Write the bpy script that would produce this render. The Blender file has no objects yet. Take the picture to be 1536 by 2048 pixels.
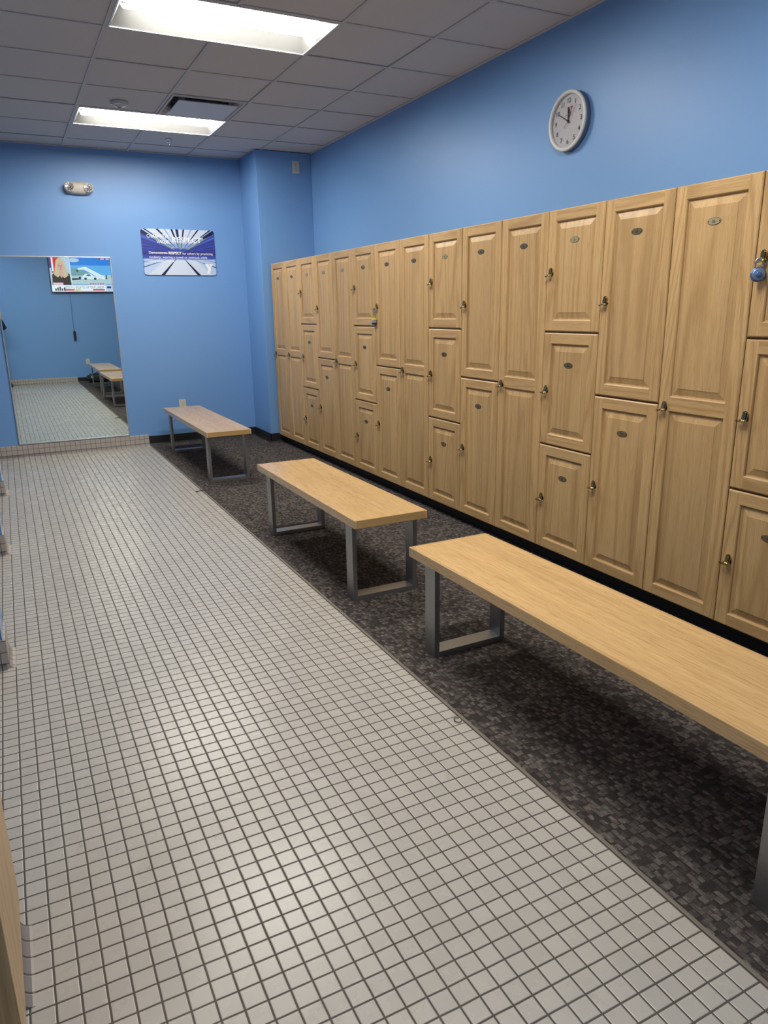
import bpy, bmesh, math, random
from math import sin, cos, pi, radians
from mathutils import Vector, Matrix
random.seed(7)
S = bpy.context.scene
COL = S.collection

# ------------------------------------------------------------------ camera, light, exposure
cam_d = bpy.data.cameras.new('camera'); cam = bpy.data.objects.new('camera', cam_d); COL.objects.link(cam)
cam_d.sensor_fit = 'VERTICAL'; cam_d.sensor_height = 36.0; cam_d.lens = 1451.74 / 2048 * 36.0
cam_d.clip_start = 0.02
Rr = Vector((0.8912716, -0.45322043, -0.01503936)); Ru = Vector((0.13509948, 0.23372593, 0.96287087)); Rf = Vector((0.43287767, 0.86021127, -0.26954313))
CAM = Vector((0.0955, -1.3679, 1.4329))
cam.matrix_world = Matrix(((Rr.x, Ru.x, -Rf.x, CAM.x), (Rr.y, Ru.y, -Rf.y, CAM.y), (Rr.z, Ru.z, -Rf.z, CAM.z), (0, 0, 0, 1)))
S.camera = cam
S.view_settings.view_transform = 'Standard'; S.view_settings.look = 'None'
S.view_settings.gamma = 1.0; S.view_settings.use_curve_mapping = False
S.view_settings.exposure = 0.0
LENS_EMIT = 57.0          # brightness of the troffer lenses
w = bpy.data.worlds.new('world'); S.world = w; w.use_nodes = True
w.node_tree.nodes['Background'].inputs[0].default_value = (0.6, 0.7, 0.8, 1); w.node_tree.nodes['Background'].inputs[1].default_value = 0.0

# ------------------------------------------------------------------ measured places
P = 0.0511               # floor tile pitch
ZC = 3.011               # ceiling
YF, YB = 7.003, -1.79    # far wall, wall behind the camera
XR, XLW = 3.218, -1.70   # right wall, left wall of the stalls
XB = 27 * P              # tile / carpet border
XL, Y0, W = 2.7015, 6.390, 0.41286   # locker fronts, far end of the row, column width
ZT, ZB = 1.9096, 0.0901
PX, PY = 2.612, 6.42     # pier corner

# ------------------------------------------------------------------ node helpers
def newmat(name):
    m = bpy.data.materials.new(name); m.use_nodes = True
    nt = m.node_tree; b = nt.nodes['Principled BSDF']
    return m, nt, b
class N:
    def __init__(s, nt): s.nt = nt
    def n(s, t, **kw):
        x = s.nt.nodes.new(t)
        for k, v in kw.items(): setattr(x, k, v)
        return x
    def lk(s, a, b): s.nt.links.new(a, b)
    def val(s, x, sock):
        if hasattr(x, 'is_output') or isinstance(x, bpy.types.NodeSocket): s.lk(x, sock)
        else: sock.default_value = x
    def math(s, op, a, b=0.0, c=None, clamp=False):
        x = s.n('ShaderNodeMath', operation=op); x.use_clamp = clamp
        s.val(a, x.inputs[0]); s.val(b, x.inputs[1])
        if c is not None: s.val(c, x.inputs[2])
        return x.outputs[0]
    def mix(s, f, a, b, blend='MIX'):
        x = s.n('ShaderNodeMix', data_type='RGBA', blend_type=blend)
        s.val(f, x.inputs[0]); s.val(a, x.inputs[6]); s.val(b, x.inputs[7]); return x.outputs[2]
    def noise(s, vec, scale, detail=2, rough=0.5, dist=0.0, dim='3D'):
        x = s.n('ShaderNodeTexNoise', noise_dimensions=dim)
        s.lk(vec, x.inputs['Vector']); x.inputs['Scale'].default_value = scale
        x.inputs['Detail'].default_value = detail; x.inputs['Roughness'].default_value = rough; x.inputs['Distortion'].default_value = dist
        return x
    def ramp(s, f, stops):
        x = s.n('ShaderNodeValToRGB'); s.lk(f, x.inputs[0]); e = x.color_ramp.elements
        while len(e) < len(stops): e.new(0.5)
        for i, (p, c) in enumerate(stops): e[i].position = p; e[i].color = c if len(c) == 4 else (*c, 1)
        return x.outputs[0]
    def bump(s, h, strength, dist, b):
        x = s.n('ShaderNodeBump'); x.inputs['Strength'].default_value = strength; x.inputs['Distance'].default_value = dist
        s.lk(h, x.inputs['Height']); s.lk(x.outputs[0], b.inputs['Normal']); return x
    def objvec(s, scale=(1, 1, 1), rnd=False):
        tc = s.n('ShaderNodeTexCoord'); mp = s.n('ShaderNodeMapping'); mp.inputs['Scale'].default_value = scale
        v = tc.outputs['Object']
        if rnd:
            oi = s.n('ShaderNodeObjectInfo'); cb = s.n('ShaderNodeCombineXYZ')
            s.lk(s.math('MULTIPLY', oi.outputs['Random'], 37.0), cb.inputs[0]); s.lk(s.math('MULTIPLY', oi.outputs['Random'], 61.0), cb.inputs[1]); s.lk(s.math('MULTIPLY', oi.outputs['Random'], 83.0), cb.inputs[2])
            ad = s.n('ShaderNodeVectorMath', operation='ADD'); s.lk(v, ad.inputs[0]); s.lk(cb.outputs[0], ad.inputs[1]); v = ad.outputs[0]
        s.lk(v, mp.inputs['Vector']); return mp.outputs[0]

def plain(name, col, rough=0.5, metal=0.0, emit=None, es=0.0, spec=None, coat=0.0):
    m, nt, b = newmat(name)
    b.inputs['Base Color'].default_value = (*col, 1); b.inputs['Roughness'].default_value = rough; b.inputs['Metallic'].default_value = metal
    if spec is not None: b.inputs['Specular IOR Level'].default_value = spec
    if coat: b.inputs['Coat Weight'].default_value = coat; b.inputs['Coat Roughness'].default_value = 0.15
    if emit: b.inputs['Emission Color'].default_value = (*emit, 1); b.inputs['Emission Strength'].default_value = es
    return m
def speckled(name, col, amp, scale, rough=0.5, bump=0.0, metal=0.0, spec=None):
    m, nt, b = newmat(name); g = N(nt); v = g.objvec()
    nz = g.noise(v, scale, 3)
    f = g.math('MULTIPLY_ADD', nz.outputs[0], 2 * amp, 1 - amp)
    x = g.n('ShaderNodeVectorMath', operation='SCALE'); x.inputs[0].default_value = col; g.lk(f, x.inputs['Scale']); g.lk(x.outputs[0], b.inputs['Base Color'])
    b.inputs['Roughness'].default_value = rough; b.inputs['Metallic'].default_value = metal
    if spec is not None: b.inputs['Specular IOR Level'].default_value = spec
    if bump: g.bump(nz.outputs[0], bump, 0.002, b)
    return m

def wood(name, axis, base, dark, light, amp=1.0, ring=9.0, rough=0.38, shift=0.0, ra=1.0):
    """oak: long grain along axis"""
    m, nt, b = newmat(name); g = N(nt)
    sc = [1, 1, 1]; sc[axis] = 0.06
    v = g.objvec(tuple(sc), rnd=True); v.node.inputs['Location'].default_value = (shift, shift * 1.7, shift * 0.3)
    sc2 = [1, 1, 1]; sc2[axis] = 0.025
    v2 = g.objvec(tuple(sc2), rnd=True); v2.node.inputs['Location'].default_value = (shift, shift * 1.7, shift * 0.3)
    big = g.noise(v, 3.0, 2, 0.5, 0.3)                     # broad cathedral field
    rings = g.math('SINE', g.math('MULTIPLY', big.outputs[0], ring * 12.0))
    rings = g.math('POWER', g.math('MULTIPLY_ADD', rings, 0.5, 0.5), 3.0)
    fine = g.noise(v2, 420.0, 2, 0.65)
    mid = g.noise(v2, 60.0, 3, 0.6)
    tone = g.noise(v, 4.5, 1, 0.5)
    c = g.mix(g.math('MULTIPLY', g.ramp(mid.outputs[0], [(0.3, (0, 0, 0)), (0.7, (1, 1, 1))]), 0.75), (*base, 1), (*light, 1))
    c = g.mix(g.math('MULTIPLY', rings, 0.42 * amp * ra), c, (*dark, 1))
    c = g.mix(g.math('MULTIPLY', g.ramp(fine.outputs[0], [(0.50, (0, 0, 0)), (0.68, (1, 1, 1))]), 0.55 * amp), c, (*dark, 1))
    tn = g.math('MULTIPLY_ADD', tone.outputs[0], 0.34, 0.83)
    oi = g.n('ShaderNodeObjectInfo'); tn = g.math('MULTIPLY', tn, g.math('MULTIPLY_ADD', oi.outputs['Random'], 0.10, 0.95))
    x = g.n('ShaderNodeVectorMath', operation='SCALE'); g.lk(c, x.inputs[0]); g.lk(tn, x.inputs['Scale']); g.lk(x.outputs[0], b.inputs['Base Color'])
    b.inputs['Roughness'].default_value = rough; b.inputs['Specular IOR Level'].default_value = 0.4
    g.bump(fine.outputs[0], 0.12, 0.0006, b)
    return m
LB_, LD_, LL_ = (0.50, 0.318, 0.138), (0.31, 0.175, 0.062), (0.58, 0.390, 0.185)
OAK_V = wood('oak_vertical_grain', 2, LB_, LD_, LL_)
OAK_S = wood('oak_stile_grain', 2, tuple(c * 1.05 for c in LB_), LD_, tuple(c * 1.04 for c in LL_), 1.1, 14.0, 0.38, 3.3)
OAK_H = wood('oak_cross_grain', 1, LB_, LD_, LL_)
OAK_BENCH = wood('oak_bench_grain', 1, (0.62, 0.395, 0.170), (0.42, 0.24, 0.085), (0.70, 0.47, 0.22), 1.6, 6.0, 0.27, 0.0, 0.30); _b = OAK_BENCH.node_tree.nodes['Principled BSDF']; _b.inputs['Coat Weight'].default_value = 0.6; _b.inputs['Coat Roughness'].default_value = 0.22
OAK_BENCH_X = wood('oak_bench_end_grain', 0, (0.50, 0.32, 0.13), (0.38, 0.22, 0.08), (0.56, 0.38, 0.17), 0.8, 5.0, 0.4)

def tile_mat(name, ua, va, ou=0.0, ov=0.0, rough=0.2, col=(0.55, 0.515, 0.455), gk=1.0):
    """square mosaic tiles laid on the object's axes ua, va"""
    m, nt, b = newmat(name); g = N(nt)
    tc = g.n('ShaderNodeTexCoord'); sp = g.n('ShaderNodeSeparateXYZ'); g.lk(tc.outputs['Object'], sp.inputs[0])
    u = g.math('DIVIDE', g.math('SUBTRACT', sp.outputs[ua], ou), P); v = g.math('DIVIDE', g.math('SUBTRACT', sp.outputs[va], ov), P)
    # tiles set by hand: each row wanders a little
    def edge(a, o):
        wob = g.n('ShaderNodeTexNoise', noise_dimensions='1D'); wob.inputs['Scale'].default_value = 0.9; wob.inputs['Detail'].default_value = 0
        g.lk(o, wob.inputs['W'])
        a2 = g.math('ADD', a, g.math('MULTIPLY_ADD', wob.outputs[0], 0.022, -0.011))
        fr = g.math('FRACT', a2); return g.math('MINIMUM', fr, g.math('SUBTRACT', 1.0, fr)), g.math('FLOOR', a2)
    du, iu = edge(u, v); dv, iv = edge(v, u)
    d = g.math('MINIMUM', du, dv)
    mask = g.n('ShaderNodeMapRange'); mask.interpolation_type = 'SMOOTHSTEP'; g.lk(d, mask.inputs[0]); mask.inputs[1].default_value = 0.033; mask.inputs[2].default_value = 0.056
    cb = g.n('ShaderNodeCombineXYZ'); g.lk(iu, cb.inputs[0]); g.lk(iv, cb.inputs[1])
    wn = g.n('ShaderNodeTexWhiteNoise', noise_dimensions='3D'); g.lk(cb.outputs[0], wn.inputs[0])
    dirt = g.noise(tc.outputs['Object'], 9.0, 4, 0.6); blot = g.noise(tc.outputs['Object'], 1.3, 3, 0.6)
    k = g.math('MULTIPLY_ADD', wn.outputs[0], 0.07, 0.965)
    k = g.math('MULTIPLY', k, g.math('MULTIPLY_ADD', dirt.outputs[0], 0.16, 0.92)); k = g.math('MULTIPLY', k, g.math('MULTIPLY_ADD', blot.outputs[0], 0.14, 0.93))
    sc = g.n('ShaderNodeVectorMath', operation='SCALE'); sc.inputs[0].default_value = col; g.lk(k, sc.inputs['Scale'])
    smg = g.noise(tc.outputs['Object'], 26.0, 3, 0.6); sm = g.math('MULTIPLY', g.math('GREATER_THAN', wn.outputs[0], 0.965), g.ramp(smg.outputs[0], [(0.48, (0, 0, 0)), (0.66, (1, 1, 1))]))
    tcol = g.mix(g.math('MULTIPLY', sm, 0.28), sc.outputs[0], (0.27, 0.25, 0.22, 1))
    gn = g.noise(tc.outputs['Object'], 5.0, 2)
    gcol = g.mix(gn.outputs[0], (0.055 * gk, 0.047 * gk, 0.040 * gk, 1), (0.120 * gk, 0.106 * gk, 0.088 * gk, 1))
    g.lk(g.mix(mask.outputs[0], gcol, tcol), b.inputs['Base Color'])
    rr = g.math('MULTIPLY_ADD', g.math('ADD', dirt.outputs[0], g.math('MULTIPLY', wn.outputs[0], 0.10)), 0.07, rough)
    rf = g.n('ShaderNodeMix'); g.lk(mask.outputs[0], rf.inputs[0]); rf.inputs[2].default_value = 0.85; g.lk(rr, rf.inputs[3]); g.lk(rf.outputs[0], b.inputs['Roughness']); b.inputs['Specular IOR Level'].default_value = 0.36
    cu = g.n('ShaderNodeMapRange'); cu.interpolation_type = 'SMOOTHSTEP'; g.lk(d, cu.inputs[0]); cu.inputs[1].default_value = 0.025; cu.inputs[2].default_value = 0.085
    # each tile sits at its own very slight tilt
    tilt = g.math('MULTIPLY', g.math('SUBTRACT', g.math('FRACT', u), 0.5), g.math('MULTIPLY_ADD', wn.outputs[0], 0.5, -0.25))
    h = g.math('ADD', cu.outputs[0], g.math('ADD', g.math('MULTIPLY', tilt, 0.05), g.math('MULTIPLY', blot.outputs[0], 0.5)))
    g.bump(h, 0.5, 0.0016, b)
    return m
TILE_F = tile_mat('mosaic_tile_floor', 0, 1, rough=0.235, col=(0.455, 0.425, 0.378))
TILE_XZ = tile_mat('mosaic_tile_base_far', 0, 2, 0.0, 0.022, rough=0.3, col=(0.43, 0.385, 0.345), gk=2.2)
TILE_YZ = tile_mat('mosaic_tile_base_side', 1, 2, 0.0, 0.022, rough=0.3, col=(0.43, 0.385, 0.345), gk=2.2)

def carpet_mat():
    m, nt, b = newmat('carpet_block_weave'); g = N(nt)
    tc = g.n('ShaderNodeTexCoord')
    def cells(sx, sy, off):
        mp = g.n('ShaderNodeMapping'); mp.inputs['Scale'].default_value = (sx, sy, 1); mp.inputs['Location'].default_value = (off, off * 0.7, 0)
        g.lk(tc.outputs['Object'], mp.inputs[0])
        vo = g.n('ShaderNodeTexVoronoi', voronoi_dimensions='2D', distance='CHEBYCHEV'); g.lk(mp.outputs[0], vo.inputs['Vector']); vo.inputs['Scale'].default_value = 1.0; vo.inputs['Randomness'].default_value = 0.5
        sp = g.n('ShaderNodeSeparateColor'); g.lk(vo.outputs['Color'], sp.inputs[0]); return sp.outputs, vo.outputs['Distance']
    c1, d1 = cells(60, 42, 0.0); c2, d2 = cells(110, 80, 3.1)
    sp = g.n('ShaderNodeSeparateXYZ'); g.lk(tc.outputs['Object'], sp.inputs[0])
    rib = g.math('MULTIPLY_ADD', g.math('SINE', g.math('MULTIPLY', sp.outputs[0], 2 * pi / 0.0042)), 0.5, 0.5)
    lite = g.math('MULTIPLY', g.ramp(c1[0], [(0.08, (0.04, 0.04, 0.04)), (0.95, (1, 1, 1))]), g.math('MULTIPLY_ADD', c2[1], 0.65, 0.25))
    edge = g.ramp(d1, [(0.41, (1, 1, 1)), (0.50, (0.0, 0.0, 0.0))])
    lite = g.math('MULTIPLY', g.math('MULTIPLY', lite, edge), g.math('MULTIPLY_ADD', rib, 0.55, 0.45))
    hue = g.mix(c1[2], (0.27, 0.215, 0.20, 1), (0.26, 0.245, 0.205, 1))
    col = g.mix(lite, (0.034, 0.029, 0.028, 1), hue)
    fz = g.noise(tc.outputs['Object'], 420.0, 2)
    k = g.math('MULTIPLY_ADD', fz.outputs[0], 0.7, 0.65)
    sc = g.n('ShaderNodeVectorMath', operation='SCALE'); g.lk(col, sc.inputs[0]); g.lk(k, sc.inputs['Scale']); g.lk(sc.outputs[0], b.inputs['Base Color'])
    b.inputs['Roughness'].default_value = 0.95; b.inputs['Specular IOR Level'].default_value = 0.15
    h = g.math('ADD', g.math('MULTIPLY', rib, 0.5), g.math('ADD', fz.outputs[0], g.math('MULTIPLY', lite, 0.8)))
    g.bump(h, 0.6, 0.002, b)
    return m
CARPET = carpet_mat()
BLUE = speckled('blue_wall_paint', (0.160, 0.333, 0.640), 0.02, 160.0, 0.42, 0.05)
CEIL = speckled('ceiling_tile_board', (0.555, 0.55, 0.565), 0.05, 300.0, 0.95, 0.15, spec=0.1)
TBAR = plain('ceiling_bar_paint', (0.50, 0.50, 0.52), 0.7)
BLACKB = plain('black_rubber_base', (0.012, 0.012, 0.014), 0.5)
WHITE = plain('white_enamel', (0.78, 0.78, 0.76), 0.35)
REFL = plain('troffer_reflector_darkened', (0.16, 0.16, 0.157), 0.6)  # even grey, darker than a real reflector so the lens light doesn't clip
LENS_FILL = plain('added_fill_lens_dim', (0.9, 0.9, 0.9), 0.5, emit=(1.0, 0.955, 0.88), es=LENS_EMIT * 0.42)  # dimmer lens for the added fill light only
LENS = plain('troffer_lens_lit', (0.9, 0.9, 0.9), 0.5, emit=(1.0, 0.955, 0.88), es=LENS_EMIT)
STEEL = speckled('brushed_steel', (0.34, 0.34, 0.33), 0.10, 90.0, 0.38, 0.0, 0.85)
ALU = plain('mirror_frame_metal', (0.62, 0.63, 0.62), 0.3, 0.8)
BRASS = plain('polished_brass', (0.62, 0.50, 0.24), 0.18, 1.0)
BRASS_D = plain('tarnished_brass', (0.36, 0.29, 0.16), 0.32, 0.9)
BRASS_L = plain('dull_gold_plate', (0.50, 0.42, 0.24), 0.4, 0.6)
DARK = plain('black_plastic', (0.01, 0.01, 0.011), 0.4)
HOLE = plain('dark_void', (0.015, 0.013, 0.012), 0.9)
IVORY_M = plain('ivory_plastic', (0.60, 0.57, 0.47), 0.4)
GLASS_M, _nt, _b = newmat('mirror_glass')
_b.inputs['Base Color'].default_value = (0.86, 0.96, 0.93, 1); _b.inputs['Metallic'].default_value = 1.0; _b.inputs['Roughness'].default_value = 0.0

# ------------------------------------------------------------------ mesh helpers
class MB:
    def __init__(s): s.v = []; s.f = []; s.m = []; s.mats = []; s.sm = []
    def mi(s, m):
        if m not in s.mats: s.mats.append(m)
        return s.mats.index(m)
    def face(s, pts, m, smooth=False):
        i = len(s.v); s.v += [tuple(p) for p in pts]; s.f.append(tuple(range(i, i + len(pts)))); s.m.append(s.mi(m)); s.sm.append(smooth)
    def box(s, a, b, m, bev=0.0):
        if bev > 0:
            bm = bmesh.new(); bmesh.ops.create_cube(bm, size=1.0)
            for v in bm.verts: v.co = Vector(((a[i] + b[i]) / 2 + v.co[i] * abs(b[i] - a[i]) for i in range(3)))
            bmesh.ops.bevel(bm, geom=bm.edges[:], offset=bev, segments=2, affect='EDGES', profile=0.6)
            s.bm(bm, m); return
        x0, y0, z0 = (min(a[i], b[i]) for i in range(3)); x1, y1, z1 = (max(a[i], b[i]) for i in range(3))
        V = [(x0, y0, z0), (x1, y0, z0), (x1, y1, z0), (x0, y1, z0), (x0, y0, z1), (x1, y0, z1), (x1, y1, z1), (x0, y1, z1)]
        i = len(s.v); s.v += V
        for q in [(0, 3, 2, 1), (4, 5, 6, 7), (0, 1, 5, 4), (1, 2, 6, 5), (2, 3, 7, 6), (3, 0, 4, 7)]:
            s.f.append(tuple(i + k for k in q)); s.m.append(s.mi(m)); s.sm.append(False)
    def bm(s, bm, m, smooth=False, M=None):
        bm.verts.ensure_lookup_table(); i = len(s.v)
        s.v += [tuple((M @ v.co) if M else v.co) for v in bm.verts]
        for f in bm.faces: s.f.append(tuple(i + v.index for v in f.verts)); s.m.append(s.mi(m)); s.sm.append(smooth)
        bm.free()
    def me(s, me, m, M):
        i = len(s.v); s.v += [tuple(M @ v.co) for v in me.vertices]
        for f in me.polygons: s.f.append(tuple(i + k for k in f.vertices)); s.m.append(s.mi(m)); s.sm.append(False)
    def lathe(s, prof, m, M=Matrix(), n=32, smooth=True, cap=True):
        """profile (r, z) turned round z"""
        i = len(s.v); k = len(prof)
        for a in range(n):
            c, d = cos(2 * pi * a / n), sin(2 * pi * a / n)
            for r, z in prof: s.v.append(tuple(M @ Vector((r * c, r * d, z))))
        for a in range(n):
            b = (a + 1) % n
            for j in range(k - 1):
                s.f.append((i + a * k + j, i + b * k + j, i + b * k + j + 1, i + a * k + j + 1)); s.m.append(s.mi(m)); s.sm.append(smooth)
        if cap:
            for j, rev in ((0, True), (k - 1, False)):
                if prof[j][0] > 1e-6:
                    q = [i + a * k + j for a in range(n)]
                    if rev: q.reverse()
                    s.f.append(tuple(q)); s.m.append(s.mi(m)); s.sm.append(False)
    def tube(s, pts, r, m, n=10, closed=False):
        pts = [Vector(p) for p in pts]; i0 = len(s.v); L = len(pts)
        up = Vector((0.13, 0.21, 0.97))
        for j, p in enumerate(pts):
            t = (pts[(j + 1) % L] - pts[j - 1]) if closed else (pts[min(j + 1, L - 1)] - pts[max(j - 1, 0)])
            t.normalize(); a = t.cross(up)
            if a.length < 1e-3: a = t.cross(Vector((1, 0, 0)))
            a.normalize(); b = t.cross(a)
            for q in range(n): s.v.append(tuple(p + (a * cos(2 * pi * q / n) + b * sin(2 * pi * q / n)) * r))
        for j in range(L if closed else L - 1):
            j2 = (j + 1) % L
            for q in range(n):
                q2 = (q + 1) % n; s.f.append((i0 + j * n + q, i0 + j * n + q2, i0 + j2 * n + q2, i0 + j2 * n + q)); s.m.append(s.mi(m)); s.sm.append(True)
        if not closed:
            s.f.append(tuple(i0 + q for q in range(n))[::-1]); s.m.append(s.mi(m)); s.sm.append(False)
            s.f.append(tuple(i0 + (L - 1) * n + q for q in range(n))); s.m.append(s.mi(m)); s.sm.append(False)
    def prism(s, poly, M, h, m, smooth=False):
        """polygon in xy raised from z=0 to z=h, placed by M"""
        n = len(poly); lo = [M @ Vector((x, y, 0)) for x, y in poly]; hi = [M @ Vector((x, y, h)) for x, y in poly]
        s.face(lo[::-1], m); s.face(hi, m)
        for k in range(n): s.face([lo[k], lo[(k + 1) % n], hi[(k + 1) % n], hi[k]], m, smooth)
    def mesh(s, name):
        me = bpy.data.meshes.new(name); me.from_pydata(s.v, [], s.f)
        for m in s.mats: me.materials.append(m)
        me.polygons.foreach_set('material_index', s.m); me.polygons.foreach_set('use_smooth', s.sm)
        me.update()
        bm = bmesh.new(); bm.from_mesh(me); bmesh.ops.remove_doubles(bm, verts=bm.verts, dist=1e-6)
        bm.to_mesh(me); bm.free(); return me
    def obj(s, name, parent=None, loc=None):
        o = bpy.data.objects.new(name, s.mesh(name)); COL.objects.link(o)
        if parent: o.parent = parent
        if loc: o.location = loc
        return o
def tag(o, label=None, cat=None, group=None, kind=None):
    if label: o['label'] = label
    if cat: o['category'] = cat
    if group: o['group'] = group
    if kind: o['kind'] = kind
    return o
def thing(name, label, cat, loc=(0, 0, 0), rz=0.0, group=None):
    o = bpy.data.objects.new(name, None); COL.objects.link(o); o.empty_display_size = 0.05
    o.location = loc; o.rotation_euler = (0, 0, rz); return tag(o, label, cat, group)
def copy_tree(o, parent=None):
    c = o.copy(); COL.objects.link(c)
    if parent: c.parent = parent
    for ch in list(o.children): copy_tree(ch, c)
    return c
def struct(mb, name): return tag(mb.obj(name), kind='structure')

_fonts = {}
def text_mesh(txt, width=None, height=None, extrude=0.0, align='CENTER', bold=0.0):
    cu = bpy.data.curves.new('lettering', 'FONT'); cu.body = txt; cu.size = 1.0; cu.extrude = extrude; cu.offset = bold; cu.resolution_u = 3
    cu.align_x = 'LEFT'
    o = bpy.data.objects.new('lettering', cu); COL.objects.link(o)
    bpy.context.view_layer.update()
    me = bpy.data.meshes.new_from_object(o.evaluated_get(bpy.context.evaluated_depsgraph_get()))
    bpy.data.objects.remove(o); bpy.data.curves.remove(cu)
    xs = [v.co.x for v in me.vertices]; ys = [v.co.y for v in me.vertices]
    if not xs: return me
    x0, x1, y0, y1 = min(xs), max(xs), min(ys), max(ys)
    sx = width / (x1 - x0) if width else None; sy = height / (y1 - y0) if height else None
    if sx is None: sx = sy
    if sy is None: sy = sx
    for v in me.vertices: v.co.x = (v.co.x - (x0 + x1) / 2) * sx; v.co.y = (v.co.y - (y0 + y1) / 2) * sy
    return me
def frame(o, ex, ey):
    ex = Vector(ex).normalized(); ey = Vector(ey).normalized(); ez = ex.cross(ey)
    return Matrix(((ex.x, ey.x, ez.x, o[0]), (ex.y, ey.y, ez.y, o[1]), (ex.z, ey.z, ez.z, o[2]), (0, 0, 0, 1)))
def ellipse(a, b, n=28): return [(a * cos(2 * pi * k / n), b * sin(2 * pi * k / n)) for k in range(n)]
def rrect(wd, ht, r, n=6):
    out = []
    for cx, cy, a0 in ((wd / 2 - r, ht / 2 - r, 0), (-wd / 2 + r, ht / 2 - r, pi / 2), (-wd / 2 + r, -ht / 2 + r, pi), (wd / 2 - r, -ht / 2 + r, 3 * pi / 2)):
        for k in range(n + 1): a = a0 + pi / 2 * k / n; out.append((cx + r * cos(a), cy + r * sin(a)))
    return out
def clip(poly, conv):
    out = list(poly)
    for i in range(len(conv)):
        a, b = conv[i], conv[(i + 1) % len(conv)]; inp = out; out = []
        if not inp: break
        side = lambda p: (b[0] - a[0]) * (p[1] - a[1]) - (b[1] - a[1]) * (p[0] - a[0])
        for k in range(len(inp)):
            p, q = inp[k], inp[(k + 1) % len(inp)]; sp, sq = side(p), side(q)
            if sp >= 0: out.append(p)
            if (sp >= 0) != (sq >= 0): t = sp / (sp - sq); out.append((p[0] + (q[0] - p[0]) * t, p[1] + (q[1] - p[1]) * t))
    return out

# ------------------------------------------------------------------ the room
m = MB(); m.box((XLW, YB, -0.05), (XB, YF, 0.0), TILE_F); struct(m, 'floor')
m = MB(); m.box((XB + 0.012, YB, -0.05), (XR, YF, 0.003), CARPET); tag(m.obj('floor_carpet'), kind='structure')
m = MB(); m.box((XB, YB, -0.05), (XB + 0.012, YF, 0.0045), plain('beige_edge_strip', (0.17, 0.145, 0.115), 0.5), 0.0015); struct(m, 'trim_1')
m = MB(); m.box((XR, YB - 0.1, -0.05), (XR + 0.12, YF + 0.1, ZC + 0.2), BLUE); struct(m, 'wall_right')
m = MB(); m.box((XLW, YF, -0.05), (XR, YF + 0.12, ZC + 0.2), BLUE); struct(m, 'wall_far')
m = MB(); m.box((XLW, YB - 0.12, -0.05), (XR, YB, ZC + 0.2), BLUE); struct(m, 'wall_back')
m = MB(); m.box((XLW - 0.12, YB - 0.12, -0.05), (XLW, YF + 0.12, ZC + 0.2), BLUE); struct(m, 'wall_left')
m = MB(); m.box((PX, PY, 0.0), (XR, YF, ZC), BLUE, 0.004); struct(m, 'wall_pier')
# black base on the carpet side (far wall, pier, back wall)
def base_run(a, b, nrm, h=0.105, t=0.006, mat=BLACKB):
    mb = MB(); ax, ay = a; bx, by = b; nx, ny = nrm
    prof = [(0, 0.003), (t + 0.007, 0.003), (t + 0.003, 0.012), (t, 0.02), (t, h - 0.004), (t - 0.003, h), (0, h)]
    for i in range(len(prof) - 1):
        (d0, z0), (d1, z1) = prof[i], prof[i + 1]
        mb.face([(ax + nx * d0, ay + ny * d0, z0), (bx + nx * d0, by + ny * d0, z0), (bx + nx * d1, by + ny * d1, z1), (ax + nx * d1, ay + ny * d1, z1)], mat)
    for (x, y) in (a, b): mb.face([(x + nx * d, y + ny * d, z) for d, z in prof], mat)
    return mb
mb = base_run((XB, YF), (PX, YF), (0, -1)); struct(mb, 'baseboard_far')
mb = base_run((PX, YF), (PX, PY - 0.006), (-1, 0)); struct(mb, 'baseboard_pier')
mb = base_run((PX - 0.006, PY), (XL + 0.08, PY), (0, -1)); struct(mb, 'baseboard_pier_front')
mb = base_run((XB, YB), (XR, YB), (0, 1)); struct(mb, 'baseboard_back')
m = MB(); m.box((XL + 0.068, Y0 - 18 * W, 0.003), (XL + 0.085, Y0 + 0.02, ZB + 0.002), BLACKB); struct(m, 'baseboard_right')
# tiled base with cove
def tile_base(a, b, nrm, h, mat, t=0.009):
    mb = MB(); nx, ny = nrm; R = 0.024
    prof = [(t + R, 0.0005)] + [(t + R - R * sin(k * pi / 12), 0.0005 + R - R * cos(k * pi / 12)) for k in range(1, 7)] + [(t, h - 0.006), (t - 0.002, h - 0.0015), (t - 0.006, h), (0, h)]
    for i in range(len(prof) - 1):
        (d0, z0), (d1, z1) = prof[i], prof[i + 1]
        mb.face([(a[0] + nx * d0, a[1] + ny * d0, z0), (b[0] + nx * d0, b[1] + ny * d0, z0), (b[0] + nx * d1, b[1] + ny * d1, z1), (a[0] + nx * d1, a[1] + ny * d1, z1)], mat, 0 < i < 6)
    for (x, y) in (a, b): mb.face([(x + nx * d, y + ny * d, z) for d, z in prof + [(0, 0.0005)]], mat)
    return mb
struct(tile_base((XLW, YF), (XB, YF), (0, -1), 0.122, TILE_XZ), 'baseboard_tile_far')
struct(tile_base((XLW, YB), (XB, YB), (0, 1), 0.122, TILE_XZ), 'baseboard_tile_back')
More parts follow.
